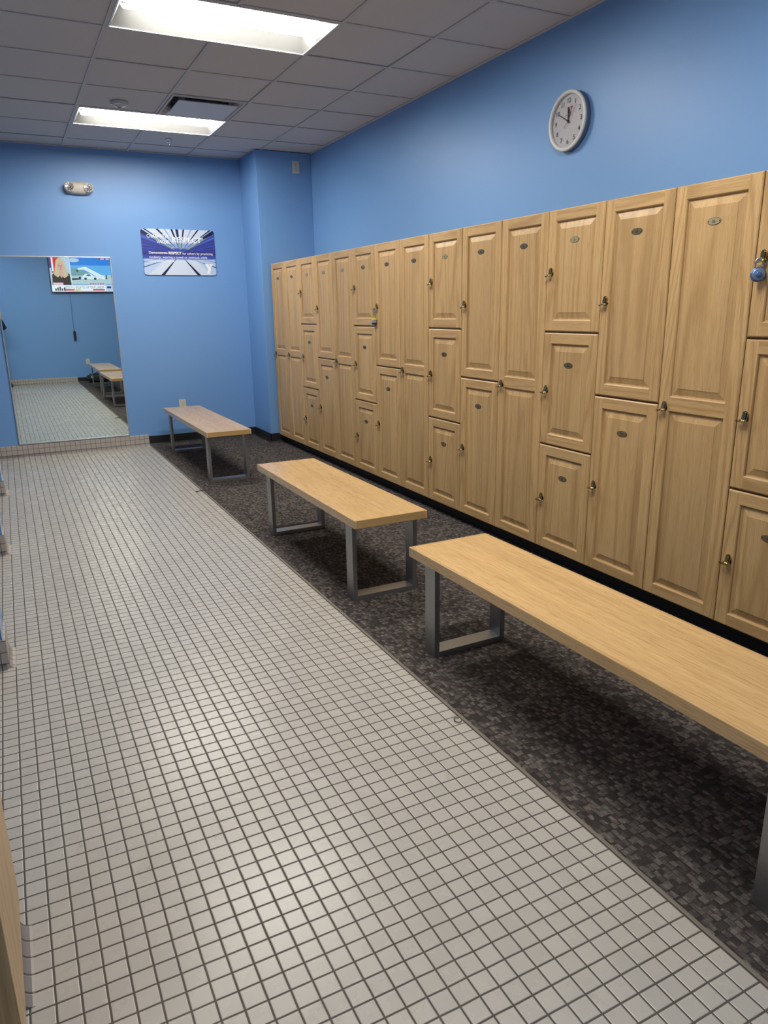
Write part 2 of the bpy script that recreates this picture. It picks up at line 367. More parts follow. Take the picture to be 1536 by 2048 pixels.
# stall dividers on the left, tiled at the foot
XD = -0.082
for i, (ya, yb) in enumerate(((0.075, 0.30), (1.83, 2.02), (3.51, 3.70), (5.21, 5.43))):
    xe = XD if i else -0.112
    m = MB(); m.box((XLW, ya, 0), (xe, yb, ZC), BLUE, 0.003); struct(m, 'wall_divider')
    xe2 = -0.072 if i == 0 else xe
    if i == 0:
        m = MB(); m.box((xe, ya, 0), (xe2, yb, 0.085), TILE_YZ); struct(m, 'baseboard_divider_foot')
    hh = 0.128 if i else 0.085
    struct(tile_base((xe2, ya - 0.009), (xe2, yb + 0.009), (1, 0), hh, TILE_YZ), 'baseboard_divider_end')
    struct(tile_base((XLW, ya), (xe2, ya), (0, -1), hh, TILE_XZ), 'baseboard_divider_near')
    struct(tile_base((XLW, yb), (xe2, yb), (0, 1), hh, TILE_XZ), 'baseboard_divider_rear')
    if i:
        m = MB(); m.box((xe - 0.004, ya - 0.0035, 0.128), (xe + 0.003, ya + 0.004, ZC - 0.01), WHITE, 0.001); struct(m, 'trim_2')

# ceiling: 2 ft lay-in tiles between painted bars, with openings for lights and the air panel
GX = [0.845 + 0.61 * k for k in range(-4, 4)]; GY = [2.97 + 0.61 * k for k in range(-8, 7)]
xs = [XLW] + [x for x in GX if XLW + 0.05 < x < XR - 0.05] + [XR]; ys = [YB] + [y for y in GY if YB + 0.05 < y < YF - 0.05] + [YF]
LIGHTS = [(0.845, 5.41), (0.845, 2.97), (0.845, 0.53), (-0.985, -0.69)]  # last one is an added unseen fill light, brightens the back wall
VENT = (1.455, 4.80)
def near(a, b): return abs(a - b) < 0.02
m = MB()
for i in range(len(xs) - 1):
    for j in range(len(ys) - 1):
        x, y = xs[i], ys[j]
        if any((near(x, lx) or near(x, lx + 0.61)) and near(y, ly) for lx, ly in LIGHTS): continue
        if near(x, VENT[0]) and near(y, VENT[1]): continue
        dz = random.choice((0, 0, 0, 0.0012, 0.002))
        m.box((x + 0.004, y + 0.004, ZC + 0.006 + dz), (xs[i + 1] - 0.004, ys[j + 1] - 0.004, ZC + 0.022), CEIL)
hb = 0.012
for j, y in enumerate(ys[1:-1]):
    for i in range(len(xs) - 1): m.box((xs[i] + hb, y - hb, ZC), (xs[i + 1] - hb, y + hb, ZC + 0.0055), TBAR)
for x in xs[1:-1]:
    segs = [(YB, YF)]
    if near(x, -0.375): segs = [(YB, -0.69 - hb), (-0.69 + 0.61 + hb, YF)]
    if near(x, 1.455):
        segs = []; a = YB
        for lx, ly in sorted([q_ for q_ in LIGHTS if q_[0] > 0], key=lambda q: q[1]): segs.append((a, ly - hb)); a = ly + 0.61 + hb
        segs.append((a, YF))
    for a, b in segs: m.box((x - hb, a, ZC), (x + hb, b, ZC + 0.0055), TBAR)
for a, b in (((XLW, YB), (XLW + 0.02, YF)), ((XR - 0.02, YB), (XR, YF)), ((XLW, YF - 0.02), (XR, YF)), ((XLW, YB), (XR, YB + 0.02))):
    m.box((a[0], a[1], ZC - 0.0005), (b[0], b[1], ZC + 0.005), TBAR)
struct(m, 'ceiling')
m = MB(); m.box((XLW, YB, ZC + 0.2), (XR, YF, ZC + 0.25), HOLE); struct(m, 'ceiling_slab')

# ------------------------------------------------------------------ ceiling lights
def troffer(loc, label):
    t = thing('ceiling_light', label, 'ceiling light', loc, group='recessed troffer lights')
    L, D = 1.22 - 0.026, 0.61 - 0.026; a, b = -L / 2, L / 2; c, d = -D / 2, D / 2
    f = MB(); e = 0.009
    for q in (((a, c), (b, c + e)), ((a, d - e), (b, d)), ((a, c + e), (a + e, d - e)), ((b - e, c + e), (b, d - e))):
        f.box((q[0][0], q[0][1], -0.002), (q[1][0], q[1][1], 0.012), WHITE)
    f.obj('frame', t)
    r = MB(); li = 0.155; zt = 0.075; en = 0.045      # lens edge inset / height, end inset
    a1, b1, c1, d1 = a + e, b - e, c + e, d - e
    n = 8
    def slope(y0, y1):
        pr = [(y0 + (y1 - y0) * k / n, 0.002 + zt * sin(pi / 2 * k / n)) for k in range(n + 1)]
        for k in range(n):
            i0 = en * pr[k][1] / zt; i1 = en * pr[k + 1][1] / zt
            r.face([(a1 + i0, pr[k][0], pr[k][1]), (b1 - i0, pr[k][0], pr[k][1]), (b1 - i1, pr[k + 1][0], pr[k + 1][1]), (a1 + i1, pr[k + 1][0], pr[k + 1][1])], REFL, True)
        return pr
    p0 = slope(c1, c + li); p1 = slope(d1, d - li)
    for xe, sg in ((a1, 1), (b1, -1)):
        poly = [(xe + sg * en * z / zt, y, z) for y, z in p0] + [(xe + sg * en * z / zt, y, z) for y, z in reversed(p1)]
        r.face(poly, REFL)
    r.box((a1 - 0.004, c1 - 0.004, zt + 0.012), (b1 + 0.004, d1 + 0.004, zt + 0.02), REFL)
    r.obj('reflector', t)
    l = MB(); y0, y1 = c + li, d - li; n = 12
    arc = [(y0 + (y1 - y0) * k / n, zt + 0.002 - 0.066 * sin(pi * k / n)) for k in range(n + 1)]
    for k in range(n): l.face([(a1 + en, arc[k][0], arc[k][1]), (a1 + en, arc[k + 1][0], arc[k + 1][1]), (b1 - en, arc[k + 1][0], arc[k + 1][1]), (b1 - en, arc[k][0], arc[k][1])], LENS, True)
    l.obj('lens', t)
    return t
lab = ['lit white recessed ceiling light farther down the room, behind the air panel', 'lit white recessed ceiling light cut by the top edge of the photo, nearest in view', 'lit white recessed ceiling light overhead above the nearest bench', 'added dim fill light, unseen, behind the camera over the stalls on the left']
t0 = troffer((0.845 + 0.61, 5.41 + 0.305, ZC), lab[0])
for (lx, ly), lb in zip(LIGHTS[1:], lab[1:]):
    c = copy_tree(t0); c.location = (lx + 0.61, ly + 0.305, ZC); c['label'] = lb
    if lx < 0:
        for q_ in c.children:
            if q_.name.startswith('lens'): q_.data = q_.data.copy(); q_.data.materials[0] = LENS_FILL

# air panel
t = thing('air_vent', 'square white ceiling air diffuser with a hanging centre plate', 'air vent', (VENT[0] + 0.305, VENT[1] + 0.305, ZC))
m = MB(); o, i1, i2 = 0.298, 0.275, 0.235
rings = [(o, 0.0), (i1, 0.0), (i1 - 0.012, 0.012), (i2, 0.05), (i2 - 0.004, 0.12)]
for k in range(len(rings) - 1):
    (ra, za), (rb, zb) = rings[k], rings[k + 1]
    ca = [(-ra, -ra), (ra, -ra), (ra, ra), (-ra, ra)]; cb = [(-rb, -rb), (rb, -rb), (rb, rb), (-rb, rb)]
    for q in range(4): m.face([(*ca[q], za), (*ca[(q + 1) % 4], za), (*cb[(q + 1) % 4], zb), (*cb[q], zb)], TBAR)
m.box((-0.235, -0.235, 0.12), (0.235, 0.235, 0.125), HOLE); m.obj('frame', t)
m = MB(); m.prism(rrect(0.465, 0.465, 0.012), Matrix.Translation((0, 0, -0.016)), 0.006, plain('vent_plate_paint', (0.56, 0.58, 0.62), 0.45)); m.obj('face_plate', t)
for sx, sy in ((-0.19, 0.16), (0.0, 0.16), (0.19, 0.16), (-0.19, -0.19), (0.19, -0.19)):
    m = MB(); m.box((sx - 0.02, sy, -0.010), (sx + 0.02, sy + 0.03, 0.06), STEEL); m.obj('hanger_clip', t)
# smoke sensor, sprinkler
t = thing('smoke_detector', 'round grey detector dome on the ceiling between light and air diffuser', 'smoke detector', (1.135, 5.17, ZC))
m = MB(); m.lathe([(0.0, -0.038), (0.018, -0.037), (0.022, -0.030), (0.055, -0.022), (0.066, -0.010), (0.068, 0.006)], TBAR); m.obj('dome', t)
m = MB(); m.lathe([(0.0, -0.0405), (0.014, -0.040), (0.015, -0.036)], plain('detector_port', (0.12, 0.12, 0.13), 0.3)); m.obj('sensor_port', t)
m = MB(); m.tube([(0.0575 * cos(a), 0.0575 * sin(a), -0.0215) for a in [2 * pi * k / 28 for k in range(28)]], 0.002, plain('bright_ring', (0.8, 0.8, 0.8), 0.1, 1.0), 6, True); m.obj('rim', t)
t = thing('sprinkler', 'small chrome sprinkler head hanging from the ceiling near the far wall', 'sprinkler', (1.735, 6.33, ZC))
CHR = plain('chrome', (0.75, 0.75, 0.75), 0.12, 1.0)
m = MB(); m.lathe([(0.030, 0.004), (0.030, -0.002), (0.012, -0.006), (0.0, -0.006)], CHR, n=20); m.obj('escutcheon', t)
m = MB(); m.lathe([(0.007, -0.004), (0.007, -0.02), (0.0, -0.02)], CHR, n=12)
m.tube([(-0.006, 0, -0.012), (-0.013, 0, -0.025), (-0.010, 0, -0.038), (0, 0, -0.045), (0.010, 0, -0.038), (0.013, 0, -0.025), (0.006, 0, -0.012)], 0.0028, CHR, 8); m.obj('yoke', t)
m = MB(); m.lathe([(0.0, -0.050), (0.016, -0.049), (0.017, -0.046), (0.0, -0.045)], CHR, n=16); m.obj('deflector', t)

# ------------------------------------------------------------------ lockers
def door_mesh(w_, h, tall=False):
    """raised-panel door: lower edge at z=0, y from 0 to -w_, front face at x=0"""
    m = MB(); TH = 0.021; e = 0.005; st = 0.058; rl = 0.054
    # slab: back, edge sides, outer bevel
    def ring(i0, x0, i1, x1, z0=0.0, z1=h, my=None):
        A = [(x0, -i0, z0 + i0), (x0, -w_ + i0, z0 + i0), (x0, -w_ + i0, z1 - i0), (x0, -i0, z1 - i0)]
        B = [(x1, -i1, z0 + i1), (x1, -w_ + i1, z0 + i1), (x1, -w_ + i1, z1 - i1), (x1, -i1, z1 - i1)]
        for q in range(4): m.face([A[q], A[(q + 1) % 4], B[(q + 1) % 4], B[q]], OAK_H if q in (0, 2) else OAK_S)
    m.face([(TH, 0, 0), (TH, -w_, 0), (TH, -w_, h), (TH, 0, h)], OAK_V)
    ring(0, TH, 0, 0.0035); ring(0, 0.0035, e, 0.0)
    # flat frame
    def fr(ya, yb, za, zb, mat): m.face([(0, ya, za), (0, yb, za), (0, yb, zb), (0, ya, zb)], mat)
    fr(-e, -st, e, h - e, OAK_S); fr(-w_ + st, -w_ + e, e, h - e, OAK_S)
    fr(-st, -w_ + st, h - rl, h - e, OAK_H); fr(-st, -w_ + st, e, rl, OAK_H)
    spans = [(rl, h - rl)]
    if tall:
        mid = 0.912; fr(-st, -w_ + st, mid - 0.030, mid + 0.030, OAK_H); spans = [(rl, mid - 0.030), (mid + 0.030, h - rl)]
    for za, zb in spans:
        # sticking, groove, raised field
        steps = [(0.0, 0.0), (0.004, 0.003), (0.006, 0.0095), (0.011, 0.0105), (0.040, 0.0030), (0.041, 0.0018)]
        for (i0, x0), (i1, x1) in zip(steps, steps[1:]):
            A = [(x0, -st - i0, za + i0), (x0, -w_ + st + i0, za + i0), (x0, -w_ + st + i0, zb - i0), (x0, -st - i0, zb - i0)]
            B = [(x1, -st - i1, za + i1), (x1, -w_ + st + i1, za + i1), (x1, -w_ + st + i1, zb - i1), (x1, -st - i1, zb - i1)]
            for q in range(4):
                mt = OAK_H if (q in (0, 2) and i1 <= 0.0061) else OAK_V
                m.face([A[q], A[(q + 1) % 4], B[(q + 1) % 4], B[q]], mt)
        i1 = 0.041; m.face([(0.0018, -st - i1, za + i1), (0.0018, -w_ + st + i1, za + i1), (0.0018, -w_ + st + i1, zb - i1), (0.0018, -st - i1, zb - i1)], OAK_V)
    return m.mesh('locker_door')
def latch_mesh(dark):
    m = MB(); B1 = BRASS_D if dark else BRASS
    # round base on the stile, barrel, turning leaf with domed top, horizontal tongue with a lock hole
    m.lathe([(0.0, 0.0), (0.015, 0.0), (0.015, 0.003), (0.009, 0.006), (0.008, 0.014), (0.0, 0.014)], BRASS, frame((0, 0, -0.006), (0, -1, 0), (0, 0, 1)) @ Matrix.Scale(-1, 4, (0, 0, 1)), 20)
    pl = [(-0.0115, -0.012), (0.0115, -0.012), (0.0115, 0.022)] + [(0.0115 * cos(a), 0.022 + 0.0125 * sin(a)) for a in [pi * k / 8 for k in range(1, 8)]] + [(-0.0115, 0.022)]
    Mx = frame((-0.012, 0, 0.002), (0, -1, 0), (0.12, 0, 1))
    m.prism(pl, Mx, -0.003, B1)
    m.prism([(x * 0.72, y * 0.80 + 0.002) for x, y in pl], frame((-0.0152, 0, 0.002), (0, -1, 0), (0.12, 0, 1)), 0.0008, BRASS_D if dark else BRASS)
    m.tube([(-0.016, 0.014, -0.012), (-0.016, -0.014, -0.012)], 0.0042, BRASS, 12)
    tg = rrect(0.040, 0.014, 0.0065, 5)
    m.prism(tg, frame((-0.019, 0.012, -0.0175), (0, 1, 0), (-1, 0, 0)), 0.0025, BRASS)
    m.prism(tg, frame((-0.018, 0.012, -0.0225), (0, 1, 0), (-1, 0, 0)), 0.0022, BRASS)
    m.lathe([(0.0, 0.0), (0.0030, 0.0), (0.0030, 0.007), (0, 0.007)], HOLE, frame((-0.0185, 0.024, -0.0232), (1, 0, 0), (0, 1, 0)), 10)
    m.v = [(x, y, z * 0.78) for x, y, z in m.v]
    return m.mesh('latch')
LATCH = {False: latch_mesh(False), True: latch_mesh(True)}
INK = plain('engraved_black', (0.03, 0.024, 0.015), 0.6)
def plate_mesh(num, light):
    m = MB(); base = BRASS_L if light else BRASS_D
    F = lambda x: frame((x, 0, 0), (0, -1, 0), (0, 0, 1))
    m.prism(ellipse(0.033, 0.0143, 32), F(0.0), -0.0, base) if False else None
    MT = frame((0, 0, 0), (0, -1, 0), (0, 0, 1))          # local z points to -x... front
    s = -1 if (MT @ Vector((0, 0, 1))).x > 0 else 1
    m.prism(ellipse(0.033, 0.0143, 32), MT, s * 0.0014, INK)
    m.prism(ellipse(0.0317, 0.0130, 32), frame((-0.0014, 0, 0), (0, -1, 0), (0, 0, 1)), s * 0.0006, base)
    for sx in (-0.0265, 0.0265): m.prism(ellipse(0.0024, 0.0024, 10), frame((-0.002, -sx, 0), (0, -1, 0), (0, 0, 1)), s * 0.0006, INK)
    me = text_mesh(str(num), height=0.0115, bold=0.01)
    m.me(me, INK, frame((-0.00245, 0, -0.001), (0, -1, 0), (0, 0, 1)))
    return m.mesh('number_plate')
g = 0.0022
w_ = W - 2 * g
HFUL = ZT - ZB
DOORS = {'tall': door_mesh(w_, HFUL - 2 * g, True), 'half': door_mesh(w_, 0.912 - 0.0075), 'third': door_mesh(w_, 0.607 - 0.0075)}
def make_column(kind):
    t = bpy.data.objects.new('locker_column', None); COL.objects.link(t)
    b = MB(); b.box((0.0245, -W + 0.0008, ZB), (0.510, -0.0008, ZT - 0.004), OAK_V); b.obj('body', t)
    rows = {'tall': [(ZB, ZT)], 'half': [(0.998, ZT), (ZB, 0.998)], 'third': [(1.300, ZT), (0.692, 1.300), (ZB, 0.692)]}[kind]
    for za, zb in rows:
        # door meshes are built once and stretched by at most a few millimetres
        me = DOORS[kind]; h0 = max(v.co.z for v in me.vertices); gap = 0.0 if kind == 'tall' else 0.0044
        d = bpy.data.objects.new('door', me); COL.objects.link(d); d.parent = t
        lo = za + (g if near(za, ZB) else gap); hi = zb - (g if near(zb, ZT) else gap)
        d.location = (0, -g, lo); d.scale = (1, 1, (hi - lo) / h0)
        l = bpy.data.objects.new('latch', LATCH[False]); COL.objects.link(l); l.parent = d; l.location = (0, -0.040, ((za + zb) / 2 - 0.006 - lo) / d.scale.z)
        if kind == 'tall': l.location.z = (0.988 - lo) / d.scale.z
        n = bpy.data.objects.new('number_plate', LATCH[False]); COL.objects.link(n); n.parent = d
        n.location = (0.0018, -w_ / 2, ((zb - (0.157 if near(zb, ZT) else 0.168)) - lo) / d.scale.z)
    return t
protos = {k: make_column(k) for k in ('tall', 'half', 'third')}
kinds = ['tall', 'tall', 'third', 'half', 'tall', 'third', 'half', 'tall', 'third', 'half', 'tall', 'third', 'half', 'tall', 'third', 'half']
clabel = [
 'tall one-door oak locker column touching the blue pier, farthest in the row',
 'tall one-door oak locker column, next to the farthest one at the pier',
 'three-door oak locker column nearest the blue pier',
 'two-door oak locker column farthest from the camera, just right of the farthest three-door column',
 'tall one-door oak locker column between the farthest two-door column and the second three-door column',
 'three-door oak locker column directly left of the yellow-topped padlock',
 'two-door oak locker column with the yellow-topped padlock on its upper door',
 'tall one-door oak locker column directly right of the yellow-topped padlock column',
 'three-door oak locker column behind the near end of the middle bench',
 'two-door oak locker column just left of the tall column above the nearest bench top\'s far corner',
 'tall one-door oak locker column rising above the far corner of the nearest bench',
 'three-door oak locker column below and left of the wall clock',
 'two-door oak locker column below and right of the wall clock',
 'tall one-door oak locker column whose plate reads 56, nearest tall one',
 'three-door oak locker column with the blue dial padlock at the right photo edge',
 'two-door oak locker column just beyond the right photo edge, past the blue padlock']
num = 31; used = set(); columns = []
for k, kd in enumerate(kinds):
    c = protos[kd] if kd not in used else copy_tree(protos[kd]); used.add(kd)
    columns.append(c)
for k, (c, kd) in enumerate(zip(columns, kinds)):
    c.location = (XL, Y0 - W * k, 0); tag(c, clabel[k], 'locker', 'oak locker columns along the right wall')
    ds = sorted([d for d in c.children if d.name.startswith('door')], key=lambda d: -d.location.z)
    for r, d in enumerate(ds):
        for q in d.children:
            if q.name.startswith('number_plate'):
                light = (r == 0 and k in (2, 3, 4, 8, 11, 13, 14)); q.data = plate_mesh(num, light); q.scale.z = 1 / d.scale.z
                if light: q['label'] = 'pale brass oval number plate'
            if q.name.startswith('latch'):
                q.data = LATCH[(k * 7 + r * 3) % 3 == 1]; q.rotation_euler = (random.uniform(-0.10, 0.10), 0, 0)
        num += 1

# padlocks hanging from two latches
def latch_pos(k, z): return Vector((XL - 0.0185, Y0 - W * k - g - 0.040 + 0.024, z))
p = latch_pos(6, 1.4465 - 0.02)
t = thing('padlock', 'small black and silver padlock with a yellow top, on the two-door locker column', 'padlock', p)
SILV = plain('padlock_steel', (0.55, 0.57, 0.62), 0.25, 0.9)
def shackle(hh, rr, r): return [(0, -rr, -hh)] + [(0, -rr * cos(a), rr * sin(a) - 0.0) for a in [pi * k / 10 for k in range(11)]] + [(0, rr, -hh)]
m = MB(); m.tube(shackle(0.062, 0.011, 0), 0.0032, SILV, 10); m.obj('shackle', t)
m = MB(); m.box((-0.011, -0.020, -0.100), (0.011, 0.020, -0.076), plain('padlock_grey_body', (0.30, 0.30, 0.38), 0.4, 0.2), 0.003); m.obj('body', t)
m = MB(); m.box((-0.012, -0.021, -0.078), (0.012, 0.021, -0.062), plain('yellow_bumper', (0.62, 0.55, 0.06), 0.5), 0.002); m.obj('top_band', t)
m = MB(); m.box((-0.012, -0.021, -0.111), (0.012, 0.021, -0.098), DARK, 0.003); m.obj('bottom_band', t)
p = latch_pos(14, 1.598 - 0.02)
t = thing('padlock', 'round blue combination padlock hanging at the right photo edge', 'padlock', p + Vector((-0.002, -0.018, 0.004)), rz=radians(50))
BLUEM = plain('blue_anodised', (0.11, 0.18, 0.36), 0.3, 0.4); BLUEL = plain('blue_dial', (0.26, 0.36, 0.52), 0.25, 0.5)
m = MB(); m.tube(shackle(0.024, 0.013, 0), 0.0038, SILV, 10); m.obj('shackle', t)
MF = frame((0.009, 0, -0.045), (0, -1, 0), (0, 0, 1))
sgn = -1 if (MF @ Vector((0, 0, 1))).x > MF.translation.x else 1
Mz = MF @ Matrix.Scale(sgn, 4, (0, 0, 1))
m = MB(); m.lathe([(0.0, 0.0), (0.024, 0.0), (0.0275, 0.003), (0.0275, 0.013), (0.025, 0.0165), (0.0, 0.0165)], BLUEM, Mz, 36); m.obj('body', t)
d_ = MB(); d_.lathe([(0.0225, 0.0165), (0.0225, 0.021), (0.020, 0.0225), (0.0, 0.0225)], BLUEL, Mz, 36); dd = d_.obj('dial', t)
d_ = MB(); d_.lathe([(0.0115, 0.0225), (0.0105, 0.030), (0.009, 0.031), (0.0, 0.031)], BLUEM, Mz, 30); d_.obj('knob', dd)

# ------------------------------------------------------------------ benches
def bench(label, x0, x1, y0, y1, leg_lo, leg_hi, rz=0.0):
    """top from (x0,y0) to (x1,y1), leg loops starting at leg_lo / ending at leg_hi (y)"""
    cx, cy = (x0 + x1) / 2, (y0 + y1) / 2
    t = thing('locker_room_bench', label, 'bench', (cx, cy, 0.003), rz, 'oak benches with steel loop legs')
    hx, hy = (x1 - x0) / 2, (y1 - y0) / 2; H = 0.447
    m = MB(); m.box((-hx + 0.012, -hy + 0.012, H - 0.040), (hx - 0.012, hy - 0.012, H), OAK_BENCH, 0.002)
    top = m.obj('seat', t)
    m = MB()
    for a, b, mt in (((-hx, -hy, H - 0.042), (-hx + 0.013, hy, H), OAK_BENCH), ((hx - 0.013, -hy, H - 0.042), (hx, hy, H), OAK_BENCH),
                 ((-hx + 0.013, -hy, H - 0.042), (hx - 0.013, -hy + 0.013, H), OAK_BENCH_X), ((-hx + 0.013, hy - 0.013, H - 0.042), (hx - 0.013, hy, H), OAK_BENCH_X)):
        m.box(a, b, mt, 0.0028)
    m.obj('edge_banding', top)
    lw, lt = 0.078, 0.024; ox = hx - 0.018
    for yy in (leg_lo - cy, leg_hi - lw - cy):
        l = MB()
        l.box((-ox, yy, 0), (-ox + lt, yy + lw, H - 0.046), STEEL, 0.0015); l.box((ox - lt, yy, 0), (ox, yy + lw, H - 0.046), STEEL, 0.0015)
        l.box((-ox + lt, yy, 0), (ox - lt, yy + lw, lt), STEEL, 0.0012)
        fr_ = l.obj('leg', t)
        s_ = MB(); s_.box((-ox, yy - 0.004, H - 0.046), (ox, yy + lw + 0.004, H - 0.0402), STEEL)
        for q in (-0.12, -0.04, 0.04, 0.12): s_.lathe([(0.0, 0), (0.006, 0.0), (0.005, -0.003), (0, -0.0035)], CHR, Matrix.Translation((q, yy + lw / 2, H - 0.046)), 8)
        s_.obj('mounting_plate', fr_)
    return t
bench('long oak-topped bench nearest the camera, its near end cut by the right photo edge', 1.527, 1.925, -0.76, 1.225, -0.536, 1.118, 0.012)
bench('middle oak-topped bench of the three, in front of the carpeted locker row', 1.476, 1.880, 1.690, 3.245, 1.768, 3.115)
bench('farthest oak-topped bench, dull grey-brown top, in front of the wall outlet by the far wall', 1.497, 1.885, 4.715, 6.625, 4.788, 6.46)

# ------------------------------------------------------------------ wood panel at the lower left
t = MB(); t.box((-0.045, -0.475, 0.0), (0.0, 0.0, 2.0), OAK_V, 0.004)
o = t.obj('wood_panel', loc=(-0.0565, 0.325, 0.090)); o.rotation_euler = (0, 0, 0.021)
tag(o, 'upright light oak panel cut by the lower left photo edge, beside the tiled divider foot', 'wood panel')

# ------------------------------------------------------------------ mirror on the far wall
t = thing('wall_mirror', 'tall frameless-looking mirror with a thin metal rim on the blue far wall', 'mirror', (0.628, YF, 0.128))
mw, mh, fw = 1.104, 1.862, 0.011
m = MB(); m.box((-mw / 2 + fw * 0.5, -0.008, fw * 0.5), (mw / 2 - fw * 0.5, -0.001, mh - fw * 0.5), GLASS_M); m.obj('glass', t)
m = MB()
for a, b in (((-mw / 2, -0.014, 0), (-mw / 2 + fw, 0, mh)), ((mw / 2 - fw, -0.014, 0), (mw / 2, 0, mh)), ((-mw / 2 + fw, -0.014, 0), (mw / 2 - fw, 0, fw)), ((-mw / 2 + fw, -0.014, mh - fw), (mw / 2 - fw, 0, mh))): m.box(a, b, ALU, 0.002)
m.obj('frame', t)

# ------------------------------------------------------------------ swim sign
SW, SH = 0.772, 0.462
t = thing('wall_sign', 'blue printed swim-lane sign reading CHARACTER VALUE: RESPECT on the far wall', 'sign', (1.891, YF, 1.818))
conv = [(x / SW + 0.5, y / SH + 0.5) for x, y in rrect(SW, SH, 0.03, 6)]
def MS(off): return frame((-SW / 2, -0.012 - off, 0), (1, 0, 0), (0, 0, 1))
m = MB(); body = rrect(SW, SH, 0.03, 6)
EDGE = plain('sign_edge', (0.45, 0.52, 0.65), 0.4)
m.prism(body, frame((0, 0, SH / 2), (1, 0, 0), (0, 0, 1)), 0.0118, EDGE); m.obj('board', t)
pm = {k: plain('print_' + k, c, 0.3) for k, c in {'blue': (0.045, 0.07, 0.36), 'deep': (0.03, 0.035, 0.22), 'mid': (0.10, 0.16, 0.50), 'pale': (0.45, 0.58, 0.80), 'light': (0.60, 0.68, 0.80), 'white': (0.88, 0.89, 0.92), 'navy': (0.008, 0.012, 0.06), 'green': (0.25, 0.34, 0.28), 'red': (0.55, 0.2, 0.2), 'sky': (0.25, 0.37, 0.66)}.items()}
m = MB(); lay = [0]
def pp(poly, c):
    lay[0] += 1
    q = clip(poly if sum((poly[i][0] * poly[(i + 1) % len(poly)][1] - poly[(i + 1) % len(poly)][0] * poly[i][1]) for i in range(len(poly))) > 0 else poly[::-1], conv)
    if len(q) >= 3: m.face([(x * SW - SW / 2, -0.0120 - lay[0] * 0.00004, y * SH) for x, y in q], pm[c])
V0 = (0.515, 0.50)
def rayq(u0, u1, v, t0, c, v1=None):
    a, b = (u0, v), (u1, v if v1 is None else v1)
    A = (V0[0] + (a[0] - V0[0]) * t0, V0[1] + (a[1] - V0[1]) * t0); B = (V0[0] + (b[0] - V0[0]) * t0, V0[1] + (b[1] - V0[1]) * t0)
    pp([A, B, b, a], c)
pp([(0, 0), (1, 0), (1, 1), (0, 1)], 'blue')
rayq(-0.10, 1.10, 1.05, 0.16, 'sky'); rayq(-0.10, 1.10, 1.05, 0.34, 'pale'); rayq(0.02, 0.98, 1.05, 0.6, 'light')
for v in (0.93, 0.84, 0.77, 0.70, 0.62, 0.55):
    rayq(-0.02, -0.02, v, 0.05, 'mid' if v > 0.8 else 'deep', v + 0.028); rayq(1.02, 1.02, v, 0.05, 'mid' if v > 0.8 else 'deep', v + 0.028)
for u0, u1, t0, c in ((0.03, 0.06, 0.25, 'navy'), (0.20, 0.235, 0.2, 'navy'), (0.40, 0.43, 0.18, 'navy'), (0.465, 0.505, 0.45, 'navy'), (0.565, 0.59, 0.2, 'navy'), (0.765, 0.79, 0.2, 'navy'), (0.93, 0.96, 0.2, 'navy'), (0.31, 0.33, 0.2, 'sky'), (0.67, 0.69, 0.2, 'sky')): rayq(u0, u1, 1.0, t0, c)
rayq(0.475, 0.51, 1.0, 0.16, 'green') if False else None
pp([(0.12, 0.83), (0.40, 0.57), (0.44, 0.56), (0.17, 0.83)], 'green'); pp([(0.90, 0.83), (0.63, 0.57), (0.59, 0.56), (0.85, 0.83)], 'green'); pp([(0.49, 0.72), (0.515, 0.56), (0.53, 0.56), (0.52, 0.72)], 'green')
pp([(-0.01, 0.99), (-0.01, 0.91), (0.12, 0.82), (0.13, 0.86), (0.02, 0.98)], 'navy'); pp([(1.01, 0.99), (0.98, 1.0), (0.83, 0.84), (0.85, 0.80), (1.01, 0.93)], 'navy')
pp([(0, 0.44), (1, 0.44), (1, 0.52), (0, 0.52)], 'deep')
pp([(0, 0.37), (1, 0.37), (1, 0.34), (0, 0.34)], 'mid'); pp([(0, 0.355), (1, 0.355), (1, 0.0), (0, 0.0)], 'sky'); pp([(0.02, 0.34), (0.98, 0.34), (1, 0.0), (0, 0.0)], 'pale'); pp([(0.30, 0.33), (0.72, 0.33), (0.95, 0.0), (0.05, 0.0)], 'light')
for q in (((0.445, 0.36), (0.452, 0.36), (0.275, 0.0), (0.225, 0.0)), ((0.555, 0.36), (0.562, 0.36), (0.775, 0.0), (0.725, 0.0)), ((0.36, 0.36), (0.364, 0.36), (-0.01, 0.155), (-0.01, 0.175)), ((0.65, 0.36), (0.654, 0.36), (1.01, 0.175), (1.01, 0.155)), ((0.25, 0.36), (0.254, 0.36), (-0.01, 0.275), (-0.01, 0.285)), ((0.78, 0.36), (0.784, 0.36), (1.01, 0.285), (1.01, 0.275))): pp(list(q), 'navy')
